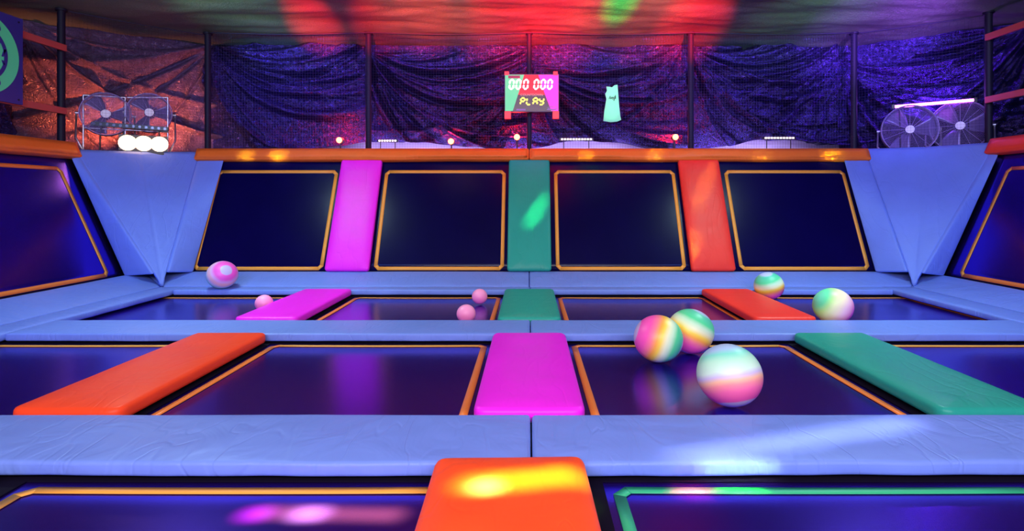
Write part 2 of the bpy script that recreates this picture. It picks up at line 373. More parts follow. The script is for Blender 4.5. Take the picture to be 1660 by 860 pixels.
BT = -.07     # underside of floor pads
XL, XR = -1.78*P, 1.82*P          # inner edges of the long side pads
KL, KR = -1.905*P, 1.975*P        # foot of the side kerbs
HL, HR = -2.12*P, 2.17*P          # hinge of the side walls
CY = {'rear': (7.20, 7.46), 'middle': (4.88, 5.44), 'front': (2.515, 3.075)}
for nm, (y0, y1) in CY.items():
    where = {'rear': 'under the leaning back wall', 'middle': 'behind the middle trampolines', 'front': 'nearest the camera'}[nm]
    for s in (-1, 1):
        x0, x1 = (XL, 0.006) if s < 0 else (0.014, XR)
        kind = 'left' if s < 0 else 'right'
        big = nm == 'front'
        pad('cross_pad', BLUE, x1-x0, y1-y0, .07, tr((x0+x1)/2, y0, BT),
            'long periwinkle floor pad %s, %s of the seam' % (where, kind),
            step=.035 if big else .06, rc=.03, r=.018, puff=.006, wob=.006 if big else .004, edge=.014 if nm != 'rear' else .02)
# long side pads and kerbs
def side(s):
    xi, xk, xh = (XL, KL, HL) if s < 0 else (XR, KR, HR)
    wd = abs(xk-xi); ln = 7.46-.5; nm = 'left' if s < 0 else 'right'
    # local x along -s*Y so that local y points outward
    m = frame((xi+(-.004 if s < 0 else .004), .5+ln/2, BT), (0, s*-1, 0), (s, 0, 0), (0, 0, 1))
    pad('side_floor_pad', BLUE, ln, wd, .07, m, 'narrow periwinkle floor pad along the foot of the %s leaning wall' % nm, rc=.02, r=.018, step=.07, edge=.02)
    rise = .138; l = math.hypot(abs(xh-xk), rise)
    v = Vector((xh-xk, 0, rise)).normalized(); u = Vector((0, -s, 0)); n = u.cross(v)
    ln = 7.93-.5
    m = frame(Vector((xk, .5+ln/2, .005)) - n*.05, u, v, n)
    def mitre(x, y, z):   # far end cut along the corner
        far = (x > 0) if s < 0 else (x < 0)
        e = ln/2-abs(x)
        cut = .465*(1-y/l)
        if far and e < 1.0: x = math.copysign(ln/2-(cut+e*(1-cut)), x)
        return x, y, z
    pad('kerb_pad', BLUE, ln, l, .05, m, 'sloping periwinkle kerb pad at the base of the %s side wall' % nm, rc=.02, r=.015, step=.06, wob=.008, fx=mitre)
side(-1); side(1)
for s in (-1, 1):
    x0, x1 = (HL, -.004) if s < 0 else (.004, HR)
    l = math.hypot(.48, .138); v = Vector((0, .48, .138)).normalized(); u = Vector((1, 0, 0)); n = u.cross(v)
    lx = x1-x0
    def mitre(x, y, z, s=s, lx=lx, l=l):
        out = (x < 0) if s < 0 else (x > 0)
        e = lx/2-abs(x); cut = abs(HL-KL if s < 0 else HR-KR)*(1-y/l)
        if out and e < 1.0: x = math.copysign(lx/2-(cut+e*(1-cut)), x)
        return x, y, z
    pad('kerb_pad', BLUE, lx, l, .05, frame(Vector(((x0+x1)/2, 7.465, .005))-n*.05, u, v, n),
        'sloping periwinkle kerb pad at the base of the back wall, %s half' % ('left' if s < 0 else 'right'), rc=.02, r=.015, step=.05, wob=.008, fx=mitre)

# lane pads on the floor
LW = .243*P
def lane(x, y0, y1, m, label, w_=LW, top=.02, t=.088, rz=0, **kw):
    k = dict(rc=.075, r=.03, step=.05, puff=.012, wob=.004); k.update(kw)
    return pad('lane_pad', m, w_, y1-y0, t, tr(x, y0, top-t, rz), label, 'coloured lane pads on the floor', **k)
lane(-P, 5.455, 7.19, MAGENTA, 'magenta lane pad on the floor in the far row, left of centre')
lane(0, 5.455, 7.19, TEAL, 'short teal lane pad on the floor in the middle of the far row')
lane(2.53, 5.455, 7.19, SCARLET, 'red-orange lane pad on the floor in the far row beside the green topped ball')
lane(-P, 3.09, 4.865, CORAL, 'coral red lane pad running to lower left in the middle row')
lane(0, 3.09, 4.865, MAGENTA, 'bright magenta lane pad in the centre of the floor')
lane(P*1.005, 3.09, 4.865, TEAL, 'scuffed green lane pad on the floor right of the large balls')
lane(-.05, .75, 2.49, ORANGE, 'orange lane pad with yellow glare at the bottom centre', top=.045, t=.115, rz=math.radians(1.2), w_=.66, step=.03, puff=.018, wob=.007, rc=.06)
lane(-1.03*P, .75, 2.44, TEAL, 'sliver of green lane pad at the lower left edge')

# ------------------------------------------------------------------ trampolines
def oct_(x0, x1, y0, y1, c): return [(x0+c, y0), (x1-c, y0), (x1, y0+c), (x1, y1-c), (x1-c, y1), (x0+c, y1), (x0, y1-c), (x0, y0+c)]
def trampoline(mw, lx, ly, bx0, bx1, by0, by1, tapes, label, group, sag=.0, frame_in=.10, bedm=None, edge=None):
    e = empty('trampoline', mw)
    tag(e, label, 'trampoline', group)
    # bed: thin sheet at z=0
    nx = ny = 16; v = []; f = []
    for j in range(ny+1):
        for i in range(nx+1):
            a, b = i/nx, j/ny
            v.append((-lx/2+.02+(lx-.04)*a, .02+(ly-.04)*b, -sag*math.sin(a*PI)*math.sin(b*PI)))
    for j in range(ny):
        for i in range(nx):
            q = j*(nx+1)+i; f.append((q, q+1, q+nx+2, q+nx+1))
    bm = child('bed', mesh('bed', v, f, True), bedm or BED, e)
    md = bm.modifiers.new('thick', 'SOLIDIFY'); md.thickness = .006; md.offset = -1
    # tape: ring following the bed
    def z_at(x, y):
        a = (x+lx/2-.02)/(lx-.04); b = (y-.02)/(ly-.04); return -sag*math.sin(a*PI)*math.sin(b*PI)+.0035
    def strip(pts_o, pts_i, m):
        v = []; f = []; n = len(pts_o)
        for (o_, i_) in zip(pts_o, pts_i):
            v.append((*o_, z_at(*o_))); v.append((*i_, z_at(*i_)))
        for k in range(n-1): f.append((2*k, 2*k+2, 2*k+3, 2*k+1) if True else 0)
        return v, f
    t_ = .052; c = .06
    O = oct_(bx0, bx1, by0, by1, c); I = oct_(bx0+t_, bx1-t_, by0+t_, by1-t_, c*.45)
    # sample each side
    mb = MB(); n = 8
    for k in range(8):
        a, b = O[k], O[(k+1) % 8]; a2, b2 = I[k], I[(k+1) % 8]
        po = [(a[0]+(b[0]-a[0])*q/n, a[1]+(b[1]-a[1])*q/n) for q in range(n+1)]
        pi = [(a2[0]+(b2[0]-a2[0])*q/n, a2[1]+(b2[1]-a2[1])*q/n) for q in range(n+1)]
        v, f = strip(po, pi, None)
        # sides: k 0 bottom, 2 right, 4 top, 6 left; others corners
        mb.add(v, f, True, mi=0 if k in (0, 4) else 1)
    ts = child('border_tape', mb.me('border_tape'), tapes, e)
    md = ts.modifiers.new('thick', 'SOLIDIFY'); md.thickness = .002; md.offset = 1
    if edge:
        ex, ef, en = edge
        mb = MB(); mb.ring([(-lx/2+.012, .012), (lx/2-.012, .012), (lx/2-.012, ly-.012), (-lx/2+.012, ly-.012)],
                           [(-lx/2+ex, en), (lx/2-ex, en), (lx/2-ex, ly-ef), (-lx/2+ex, ly-ef)], .0015, .006)
        child('spring_cover_shade', mb.me('spring_cover_shade'), SKIRT_SHADE, e)  # black spring fabric, also standing in for the shadow under the pads
    # steel frame under the bed edge
    mb = MB(); g = frame_in
    mb.ring([(-lx/2+.01, .01), (lx/2-.01, .01), (lx/2-.01, ly-.01), (-lx/2+.01, ly-.01)],
            [(-lx/2+g, g), (lx/2-g, g), (lx/2-g, ly-g), (-lx/2+g, ly-g)], -.038, -.008)
    child('frame', mb.me('frame'), STEEL, e)
    return e
MZ = -.09
rows = [('far', 5.16, 7.52, 7.15), ('middle', 2.80, 5.16, 4.845), ('front', .44, 2.80, 2.465)]
cols = {-2: (-1.5*P, 'left edge'), -1: (-.5*P, 'left of centre'), 1: (.5*P, 'right of centre'), 2: (1.5*P, 'right edge')}
for rn, y0, y1, tf in rows:
    for cc, (x, cn) in cols.items():
        ly = y1-y0; near = tf-1.74
        if rn == 'front' and cc == -2: continue
        tp = [TAPE, TAPEO]  # cross sides paler than long sides: grazing sheen put into the tape colour
        if rn == 'front' and cc == 1: tp = [TAPEG, TAPEG]
        if rn == 'front' and cc == -1: tp = [TAPE, TAPE]
        extra = {('far', -2): 'behind the striped ball', ('far', -1): 'with two pink balls on it', ('far', 1): 'empty and shiny', ('far', 2): 'with a ball at its near edge',
                 ('middle', -2): 'cut off by the picture edge', ('middle', -1): 'empty with a red sheen', ('middle', 1): 'carrying three large rainbow balls', ('middle', 2): 'cut off by the picture edge',
                 ('front', -1): 'with yellow tape and a pink sheen', ('front', 1): 'edged in green tape', ('front', 2): 'barely in the picture'}[(rn, cc)]
        if rn == 'front' and cc == 2: continue
        trampoline(tr(x, y0, MZ), P, ly, -.36*P, .36*P, near-y0, tf-y0, tp,
                   'dark floor trampoline, %s row, %s, %s' % (rn, cn, extra), 'floor trampolines', sag=.012, edge=(.33, y1-(tf+.045)+(.004 if rn == 'front' else .008), .33))

# ------------------------------------------------------------------ leaning walls
SV = Vector((0, .80, 1.762)).normalized()
WL = 1.935
def wall_frame(side_, along):
    if side_ == 'back': return frame(Vector((along, 7.93, .138)), (1, 0, 0), SV, Vector((1, 0, 0)).cross(SV))
    s = -1 if side_ == 'left' else 1
    v = Vector((s*SV.y, 0, SV.z)); u = Vector((0, -s, 0)); n = u.cross(v)
    return frame(Vector((HL if s < 0 else HR, along, .138)), u, v, n)
OFF = Matrix.Translation((0, 0, -.03))
names = {-1.5: 'leftmost, beside the left corner panel', -.5: 'between the magenta and teal wall pads', .5: 'between the teal and red wall pads', 1.5: 'rightmost, beside the right corner panel'}
for a in (-1.5, -.5, .5, 1.5):
    sh = .015*P if a > 0 else 0
    tg = .0
    trampoline(wall_frame('back', a*P+sh*a) @ OFF, P*.995, WL-.02, -.36*P, .36*P, .03, 1.64, [TAPE, TAPE],
               'leaning wall trampoline with amber tape, %s' % names[a], 'trampolines in the back wall', bedm=BEDW)
for sd in ('left', 'right'):
    e = trampoline(wall_frame(sd, 6.35) @ OFF, 2.55, WL-.02, -1.0, 1.0, .03, 1.62,
               [TAPEO, TAPE], 'leaning trampoline in the %s side wall, cut off by the picture edge' % sd, 'trampolines in the side walls')
# wall lane pads
def wall_pad(x, m, label, lx=LW, y1=1.79, g='coloured pads dividing the back wall'):
    return pad('lane_pad', m, lx, y1, .085, wall_frame('back', x) @ Matrix.Translation((0, .0, -.025)), label, g, rc=.045, r=.03, step=.05, puff=.012, wob=.004)
wall_pad(-P, MAGENTA, 'magenta pad on the leaning back wall, the only one of its colour up there')
wall_pad(0, TEAL, 'teal pad on the leaning back wall under the scoreboard')
wall_pad(P*1.01, SCARLET, 'red pad with orange glare on the leaning back wall')
CA = {-1: (Vector((-1.885*P, 7.42, .02)), Vector((-2.0*P, 8.76, 1.915)), Vector((-2.405*P, 7.64, 1.86))),
      1: (Vector((1.975*P, 7.42, .02)), Vector((2.04*P, 8.78, 1.965)), Vector((2.49*P, 7.70, 1.965)))}
def edge_pad(sd, label, s):
    A, T1, T2 = CA[s]
    if sd == 'back':
        f_ = wall_frame('back', 0); xn = -1.852*P if s < 0 else 1.905*P
        Q00 = f_ @ Vector((xn, -.01, .01)); Q01 = f_ @ Vector((xn*.993, 1.80, .02)); T = T1
    else:
        f_ = wall_frame(sd, 7.58)
        Q00 = f_ @ Vector((0, -.01, .01)); Q01 = f_ @ Vector((0, 1.80, .02)); T = T2
    Q10 = A.lerp(T, .085); Q11 = A.lerp(T, .93)
    n = (Q01-Q00).cross(Q10-Q00).normalized()
    if n.dot(Vector((0, 5, 1))-Q00) < 0: n = -n
    flip = (Q10-Q00).cross(Q01-Q00).dot(n) < 0
    w_ = .45
    def fx(x, y, z):
        a_ = (x+w_/2)/w_; b_ = y/1.8
        if flip: a_ = 1-a_
        p = Q00.lerp(Q10, a_).lerp(Q01.lerp(Q11, a_), b_) + n*(z-.035)
        return tuple(p)
    return pad('edge_pad', BLUE, w_, 1.80, .07, Matrix.Identity(4), label, None, rc=.03, r=.02, step=.05, fx=fx)
edge_pad('back', 'blue strip pad on the back wall beside the left corner panel', -1)
edge_pad('back', 'blue strip pad on the back wall beside the right corner panel', 1)
edge_pad('left', 'blue strip pad on the left side wall beside the corner panel', -1)
edge_pad('right', 'blue strip pad on the right side wall beside the corner panel', 1)
# triangular corner panels
def corner(A, T1, T2, label, seed):
    A, T1, T2 = map(Vector, (A, T1, T2)); M_ = (T1+T2)/2
    cen = Vector((0, 5, 1)); nrm = (T1-A).cross(T2-A).normalized()
    if nrm.dot(cen-A) < 0: nrm = -nrm
    M_ -= nrm*.03
    v = []; f = []; n = 40
    def facet(a, b, c, sd):
        base = len(v); idx = {}
        for i in range(n+1):
            for j in range(i+1):
                t = i/n; s_ = j/i if i else 0
                p = a.lerp(b.lerp(c, s_), t)
                wv = noise.noise(Vector((p.x*1.5, p.z*9, seed)))*.006 + noise.noise(Vector((p.x*4, p.z*4, seed+4)))*.003
                ed = min(1, s_*8 + (0 if sd else 1), (1-s_)*8 + (1 if sd else 0)) if i else 0
                groove = 0
                if (sd and s_ == 0) or (not sd and s_ == 1): groove = -.006
                p = p + nrm*(wv*ed + groove)
                idx[(i, j)] = len(v); v.append(p)
        for i in range(n):
            for j in range(i+1):
                f.append((idx[(i, j)], idx[(i+1, j)], idx[(i+1, j+1)]))
                if j < i: f.append((idx[(i, j)], idx[(i+1, j+1)], idx[(i, j+1)]))
    facet(A, T1, M_, 0); facet(A, M_, T2, 1)
    me = mesh('corner_panel', v, f, True)
    bm = bmesh.new(); bm.from_mesh(me); bmesh.ops.remove_doubles(bm, verts=bm.verts, dist=.0005)
    bmesh.ops.recalc_face_normals(bm, faces=bm.faces)
    bm.faces.ensure_lookup_table()
    if bm.faces[0].normal.dot(nrm) < 0: bmesh.ops.reverse_faces(bm, faces=bm.faces)
    bm.to_mesh(me); bm.free()
    o = link('corner_panel', me, BLUE)
    md = o.modifiers.new('thick', 'SOLIDIFY'); md.thickness = .05; md.offset = -1
    return tag(o, label, 'panel', 'triangular corner panels')
corner(*CA[-1], 'triangular blue corner panel below the two fans and floodlight on the left', 1)
corner(*CA[1], 'triangular blue corner panel below the violet light tube on the right', 5)
# top bands
def band(m, lx, mw, label, h=.20, t=.12):
    return pad('top_rail_pad', m, lx, h, t, mw, label, 'orange pads along the wall top', rc=.03, r=.03, step=.06, wob=.008, edge=.01)
for s in (-1, 1):
    x0, x1 = (-2.0*P, -.004) if s < 0 else (.004, 2.04*P)
    band(AMBER, x1-x0, wall_frame('back', (x0+x1)/2) @ Matrix.Translation((0, 1.775, -.03)), 'orange pad capping the back wall, %s of the centre post' % ('left' if s < 0 else 'right'))
band(CORAL if False else AMBER, 7.0, wall_frame('left', 7.66-3.5) @ Matrix.Translation((0, 1.735, -.03)), 'orange pad capping the left side wall', h=.23)
band(CORAL, 7.0, wall_frame('right', 7.72-3.5) @ Matrix.Translation((0, 1.80, -.03)), 'red pad capping the right side wall', h=.23)

# ------------------------------------------------------------------ posts, nets, tarpaulins
PZ0, PZ1 = 1.84, 3.86
posts = [(-2.0*P, 8.98, 'left end of the back wall'), (-1.0*P, 8.98, 'between the first and second tarpaulin bays'), (0, 8.98, 'behind the scoreboard'),
         (1.005*P, 8.98, 'right of the green vest'), (2.02*P, 8.98, 'right end of the back wall'), (-2.545*P, 7.85, 'far left by the wooden rails'), (2.53*P, 7.95, 'far right by the violet tube')]
for x, y, wh in posts:
    mb = MB(); r = .038 if x == 0 else .047
    mb.tube((0, 0, 0), (0, 0, PZ1-PZ0), r, 16); mb.tube((0, 0, 0), (0, 0, .02), r*1.8, 16); mb.tube((0, 0, PZ1-PZ0-.03), (0, 0, PZ1-PZ0), r*1.5, 16)
    tag(link('net_post', mb.me('net_post'), STEEL, None, tr(x, y, PZ0)), 'dark steel net post, %s' % wh, 'post', 'net posts')
def net(p0, p1, z0, z1, label, sp=.042):
    p0 = Vector(p0); p1 = Vector(p1); d = p1-p0; ln = d.length
    mb = MB(); r = .0011
    n = int(ln/sp)
    top = lambda t: z1-.03*math.sin(((t*ln/P) % 1)*PI)
    for i in range(n+1):
        t = i/n; mb.tube((t*ln, 0, 0), (t*ln, 0, top(t)-z0), r, 4)
    for k in range(int((z1-z0)/sp)+1):
        mb.tube((0, 0, k*sp), (ln, 0, k*sp), r, 4)
    m = 60
    mb.path([(ln*i/m, 0, top(i/m)-z0) for i in range(m+1)], .009, 6)
    tag(link('safety_net', mb.me('safety_net'), NETM, None, tr(p0.x, p0.y, z0, math.atan2(d.y, d.x))), label, 'net', 'black safety nets')
net((-2.0*P+.05, 8.90), (2.02*P-.05, 8.90), 1.845, 3.84, 'fine black safety net stretched above the back wall')
net((-2.545*P+.07, 7.88), (-2.0*P-.05, 8.93), 1.845, 3.84, 'fine black safety net in front of the left corner fans')
net((2.02*P+.05, 8.93), (2.53*P-.05, 7.98), 1.845, 3.84, 'fine black safety net in front of the right corner fans')

def tarp(p0, p1, z1, zb, m, label, seed, fans=(), amp=.10, nu=230, nv=140):
    rg = random.Random(int(seed*10)); folds = []
    for (ax, az, side_, k, a_, wrp) in fans:
        for i in range(int(k*1.9)):
            folds.append((ax, az, (i+.2+.6*rg.random())/(k*1.9)*1.45-.35*wrp, rg.uniform(.018, .060), 1.7*a_*rg.uniform(.5, 1.5)*rg.choice((1, 1, -1)), wrp*rg.uniform(.6, 1.3)))
    p0 = Vector((*p0, 0)); p1 = Vector((*p1, 0)); d = p1-p0; ln = d.length; ud = d.normalized(); nd = Vector((ud.y, -ud.x, 0))
    v = []; f = []
    for j in range(nv+1):
        for i in range(nu+1):
            u = i/nu; b = zb(u); z = b+(z1-b)*j/nv
            X = u*ln; off = 0
            for (ax, az, t_i, w_i, a_, wrp) in folds:
                dx = abs(X-ax); dz = az-z; rr = math.hypot(dx, dz)+.001
                if dz < -.05: continue
                th = math.atan2(dx, max(dz, 0)+.001) - wrp*rr
                q_ = (th-t_i)*rr/(w_i*(.6+.5*rr))
                if abs(q_) < 3: off += a_*math.exp(-q_*q_)*min(1, rr/.5)
            q = Vector((X*.9+seed*5, z*1.3, seed)); off += amp*.55*noise.noise(q)+amp*.25*noise.noise(q*3)+amp*.10*noise.noise(q*9)
            p = p0+ud*X+nd*off; v.append((p.x, p.y, z))
    for j in range(nv):
        for i in range(nu):
            a = j*(nu+1)+i; f.append((a, a+1, a+nu+2, a+nu+1))
    o = link('tarpaulin', mesh('tarpaulin', v, f, True), m)
    md = o.modifiers.new('thick', 'SOLIDIFY'); md.thickness = .004
    return tag(o, label, 'tarpaulin', 'wall tarpaulins')
TY = 9.75
def hem(pts):
    def g(u):
        for (a, za), (b, zb_) in zip(pts, pts[1:]):
            if u <= b:
                t = (u-a)/(b-a); t = t*t*(3-2*t); return za+(zb_-za)*t
        return pts[-1][1]
    return g
x = [-2.15*P, -1.08*P, 0.0, 1.08*P, 2.15*P]
tarp((x[0], TY), (x[1], TY), 3.87, hem([(0, 2.0), (.55, 1.99), (.80, 2.10), (1, 2.17)]), TARP, 'indigo tarpaulin behind the net, first bay from the left of the back wall', 1.3,
     fans=[(.1, 3.85, 1, 9, .075, .28)])
tarp((x[1], TY+.02), (x[2], TY+.02), 3.87, hem([(0, 2.17), (.35, 2.16), (.62, 2.10), (.8, 2.02), (1, 2.05)]), TARP, 'indigo tarpaulin behind the net, directly left of the scoreboard', 2.1,
     fans=[(.0, 3.75, 1, 11, .07, .22), (2.7, 3.3, -1, 8, .03, .2)])
tarp((x[2], TY), (x[3], TY), 3.87, hem([(0, 2.06), (.3, 2.19), (.5, 2.18), (.8, 2.05), (1, 2.0)]), TARP, 'indigo tarpaulin behind the green vest', 3.4,
     fans=[(.1, 3.5, 1, 12, .06, .20), (2.7, 3.9, -1, 7, .03, .3)])
tarp((x[3], TY+.02), (x[4], TY+.02), 3.87, hem([(0, 2.02), (.25, 2.10), (.42, 2.2), (.62, 2.19), (.8, 2.1), (1, 2.12)]), TARP, 'indigo tarpaulin behind the net, last bay on the right of the back wall', 4.2,
     fans=[(.05, 3.85, 1, 9, .07, .3), (2.6, 3.7, -1, 6, .05, .1)])
tarp((-7.75, 8.25), (-5.45, 9.85), 3.87, hem([(0, 1.85), (1, 1.86)]), TARPC, 'wrinkled silvery violet tarpaulin hanging behind the left pair of fans', 5.5,
     amp=.07, fans=[(2.7, 3.9, -1, 3, .06, .1), (.1, 3.9, 1, 3, .05, .15)])
tarp((5.5, 9.85), (7.75, 8.35), 3.87, hem([(0, 1.86), (1, 1.85)]), TARP, 'crinkled indigo tarpaulin hanging behind the violet light tube', 6.7,
     fans=[(.1, 3.5, 1, 7, .06, .2), (2.6, 3.9, -1, 9, .06, .2)])
tarp((-7.75, 2.5), (-7.75, 8.3), 3.87, hem([(0, 1.85), (1, 1.85)]), TARP, 'dark indigo tarpaulin behind the wooden rails on the left', 7.7,
     fans=[(5.3, 3.9, -1, 8, .08, .2)])
tarp((7.75, 8.4), (7.75, 2.5), 3.87, hem([(0, 1.85), (1, 1.85)]), TARP, 'dark indigo tarpaulin behind the rails on the right', 8.7,
     fans=[(.4, 3.9, 1, 8, .08, .2)])

# timber rails on the sides
def rail(x, y0, y1, z, label):
    mb = MB(); mb.box(-.02, .02, 0, y1-y0, -.045, .045); me = mb.me('rail')
    o = link('rail', me, RAILM, None, tr(x, y0, z)); b = o.modifiers.new('b', 'BEVEL'); b.width = .006; b.segments = 2
    tag(o, label, 'rail', 'side rails')
rail(-6.53, 3.5, 7.82, 3.295, 'upper red-brown timber rail beside the round green sign')
rail(-6.53, 3.5, 7.82, 2.41, 'lower red-brown timber rail beside the round green sign')
rail(6.50, 3.5, 7.90, 3.47, 'upper reddish rail at the far right edge')
rail(6.50, 3.5, 7.90, 2.58, 'lower reddish rail at the far right edge')

# ------------------------------------------------------------------ round green sign at the left edge
GREENS = plain('green_sign_paint', (.10, .85, .32), .35)
NAVY = plain('navy_sign_board', (.03, .03, .22), .4)
sgn = empty('wall_sign', frame(Vector((-6.47, 6.52, 2.92)), (0, 1, 0), (0, 0, 1), (1, 0, 0)))
tag(sgn, 'square navy sign board with a round green emblem, cut off by the left edge', 'sign')
mb = MB(); mb.box(-.56, .56, -.545, .545, -.02, .012); child('board', mb.me('board'), NAVY, sgn)
def circ(r, n=64, cx=0, cy=0): return [(cx+r*math.cos(2*PI*i/n), cy+r*math.sin(2*PI*i/n)) for i in range(n)]
mb = MB(); mb.prism(circ(.50), .0125, .018); child('green_disc', mb.me('green_disc'), GREENS, sgn)
mb = MB(); mb.ring(circ(.345), circ(.30), .0185, .023)
for cx, cy, r in ((.12, .36, .065), (.12, -.36, .065), (.20, .33, .05), (.20, -.33, .05), (-.15, .36, .06), (-.15, -.36, .06)):
    mb.prism(circ(r, 24, cx, cy), .0232, .025)
for k in range(8):
    a = -.26+k*.075; h_ = math.sqrt(max(0, .29**2-a*a))*.8
    mb.prism([(a, -h_*.2+.02), (a+.022, -h_*.2+.02), (a+.06, h_), (a+.03, h_)], .0185, .023)
    mb.prism([(a+.02, -h_), (a+.045, -h_), (a+.022, -h_*.25-.02), (a, -h_*.25-.02)], .0185, .023)
child('emblem', mb.me('emblem'), NAVY, sgn)
for a in (-.5, .5):
    for b in (-.49, .49):
        mb = MB(); mb.tube((a, b, .012), (a, b, .018), .012, 10); child('screw', mb.me('screw'), STEEL, sgn)

# ------------------------------------------------------------------ scoreboard
SB = empty('scoreboard', frame(at(862, 181, 8.78), (1, 0, 0), (0, 0, 1), (0, -1, 0)))
tag(SB, 'lit red, green and pink electronic scoreboard hanging on the centre post', 'scoreboard')
k = 8.78/F     # metres per photo pixel here
RED = emit('lit_red_panel', (1, .015, .02), .75, (.6, .02, .02)); GRN = emit('lit_green_panel', (.15, .9, .40), .6, (.08, .4, .12)); PNK = emit('lit_pink_panel', (1, .03, .42), .85, (.7, .05, .35))
DIG = emit('white_pink_segments', (1, .62, .75), 2.6); YEL = emit('yellow_segments', (1, .95, .12), 1.6); CAP_ = emit('pale_letters', (1, .4, .45), .9)
W2, HT = 44*k, 61*k
mb = MB(); mb.box(-W2, W2, 0, HT, -.10, 0); o = child('housing', mb.me('housing'), plain('scoreboard_housing', (.05, .02, .06), .4), SB)
mb = MB()
def q2(pts, z0, z1, mi): mb.prism([(-W2+a*2*W2, b*HT) for a, b in pts], z0, z1, mi)
q2([(.01, .02), (.15, .02), (.27, .55), (.36, .98), (.01, .98)], .001, .005, 1)
q2([(.36, .98), (.27, .55), (.25, .45), (.74, .45), (.72, .55), (.62, .98)], .001, .005, 0)
q2([(.62, .98), (.72, .55), (.86, .02), (.99, .02), (.99, .98)], .001, .005, 2)
q2([(.15, .02), (.86, .02), (.74, .45), (.25, .45)], .001, .004, 3)
child('face', mb.me('face'), [RED, GRN, PNK, plain('dark_display', (.06, .01, .04), .25)], SB)
ACR = emit('red_lit_acrylic', (1, .03, .02), .9, (.5, .05, .05))
SEG = {'0': 'abcdef', 'P': 'abefg', 'L': 'def', 'A': 'abcefg', 'Y': 'bcdfg'}
def seg(mb, ch, x, y, w_, h, t, z0=.006, z1=.011):
    s_ = SEG[ch]; hh = h/2
    def bar(x0, y0, x1, y1):
        hor = abs(x1-x0) > abs(y1-y0); c = t/2; sk = lambda yy: (yy-y)*.10
        if hor: pts = [(x0+c*.3, y0), (x0+c*1.2, y0+c), (x1-c*1.2, y0+c), (x1-c*.3, y0), (x1-c*1.2, y0-c), (x0+c*1.2, y0-c)]
        else: pts = [(x0, y0+c*.3), (x0+c, y0+c*1.2), (x0+c, y1-c*1.2), (x0, y1-c*.3), (x0-c, y1-c*1.2), (x0-c, y0+c*1.2)]
        mb.prism([(a+sk(b), b) for a, b in pts], z0, z1)
    if 'a' in s_: bar(x, y+h, x+w_, y+h)
    if 'd' in s_: bar(x, y, x+w_, y)
    if 'g' in s_: bar(x, y+hh, x+w_, y+hh)
    if 'f' in s_: bar(x, y+hh, x, y+h)
    if 'e' in s_: bar(x, y, x, y+hh)
    if 'b' in s_: bar(x+w_, y+hh, x+w_, y+h)
    if 'c' in s_: bar(x+w_, y, x+w_, y+hh)
for i, xx in enumerate((-36.5, -25.5, -13.5, 3.5, 14.5, 25.5)):
    mb = MB(); seg(mb, '0', xx*k, 37*k, 6.4*k, 14.5*k, 3.0*k); child('score_digit', mb.me('score_digit'), DIG, SB)
for ch, xx in zip('PLAY', (-18.5, -8.5, 2.0, 12.0)):
    mb = MB(); seg(mb, ch, xx*k, 11.5*k, 6.6*k, 10.5*k, 2.7*k); child('countdown_letter', mb.me('countdown_letter'), YEL, SB)
def text(name, s, x, y, size, m, parent, z=.006, rot=0, ext=.001):
    cu = bpy.data.curves.new(name, 'FONT'); cu.body = s; cu.size = size; cu.align_x = 'CENTER'; cu.extrude = ext
    t0 = bpy.data.objects.new(name, cu); C.collection.objects.link(t0); bpy.context.view_layer.update()
    me = bpy.data.meshes.new_from_object(t0.evaluated_get(bpy.context.evaluated_depsgraph_get())); bpy.data.objects.remove(t0)
    o = bpy.data.objects.new(name, me); C.collection.objects.link(o); o.parent = parent; me.materials.clear(); me.materials.append(m)
    o.location = (x, y, z); o.rotation_euler = (0, 0, rot); return o
text('caption', 'COUNTDOWN', 0, 25.5*k, 5.2*k, CAP_, SB, .007)
mb = MB()
mb.box(-38*k, -19*k, 54*k, 58.5*k, .0055, .0075); child('caption_plate', mb.me('caption_plate'), plain('plate', (.30, .02, .06), .4), SB)
VP_ = emit('violet_print', (.55, .2, .9), .5)
mb = MB(); mb.box(-25*k, -10*k, 1.8*k, 4.5*k, .0055, .008); child('printed_mark', mb.me('printed_mark'), VP_, SB)
mb = MB()
mb.prism([(24*k, 3*k), (34*k, 2*k), (42*k, 4*k), (42*k, 5*k), (33*k, 4.2*k), (27*k, 6*k)], .0055, .008)
mb.prism([(24*k, 6*k), (31*k, 8*k), (41*k, 7*k), (41*k, 8*k), (30*k, 9*k)], .0055, .008)
child('printed_mark', mb.me('printed_mark'), VP_, SB)
for sx in (-1, 1):
    for yy, h_ in ((-11, 11.5), (HT/k-2, 6)):
        x0 = (-44 if sx < 0 else 34)*k
        if yy > 0: x0 = (-44 if sx < 0 else 35)*k
        mb = MB(); mb.box(x0, x0+(10 if yy < 0 else 7)*k, yy*k, (yy+h_)*k, -.06, .014)
        child('corner_bracket', mb.me('corner_bracket'), ACR, SB)
for yy in (.2, .75):
    mb = MB(); mb.tube((-.05, HT*yy, -.10), (-.05, HT*yy, -.17), .03, 10); child('mount', mb.me('mount'), STEEL, SB)
beam(at(992, 165, 8.85), .16, .5, .25, (.6, 1, .75), src=(1.2, 0.2, 3.3), spread=1.2)  # extra beam added to brighten the green vest
light('POINT', at(862, 150, 9.45), at(862, 150, 12), 22, (1, .02, .05), shadow_soft_size=.1)

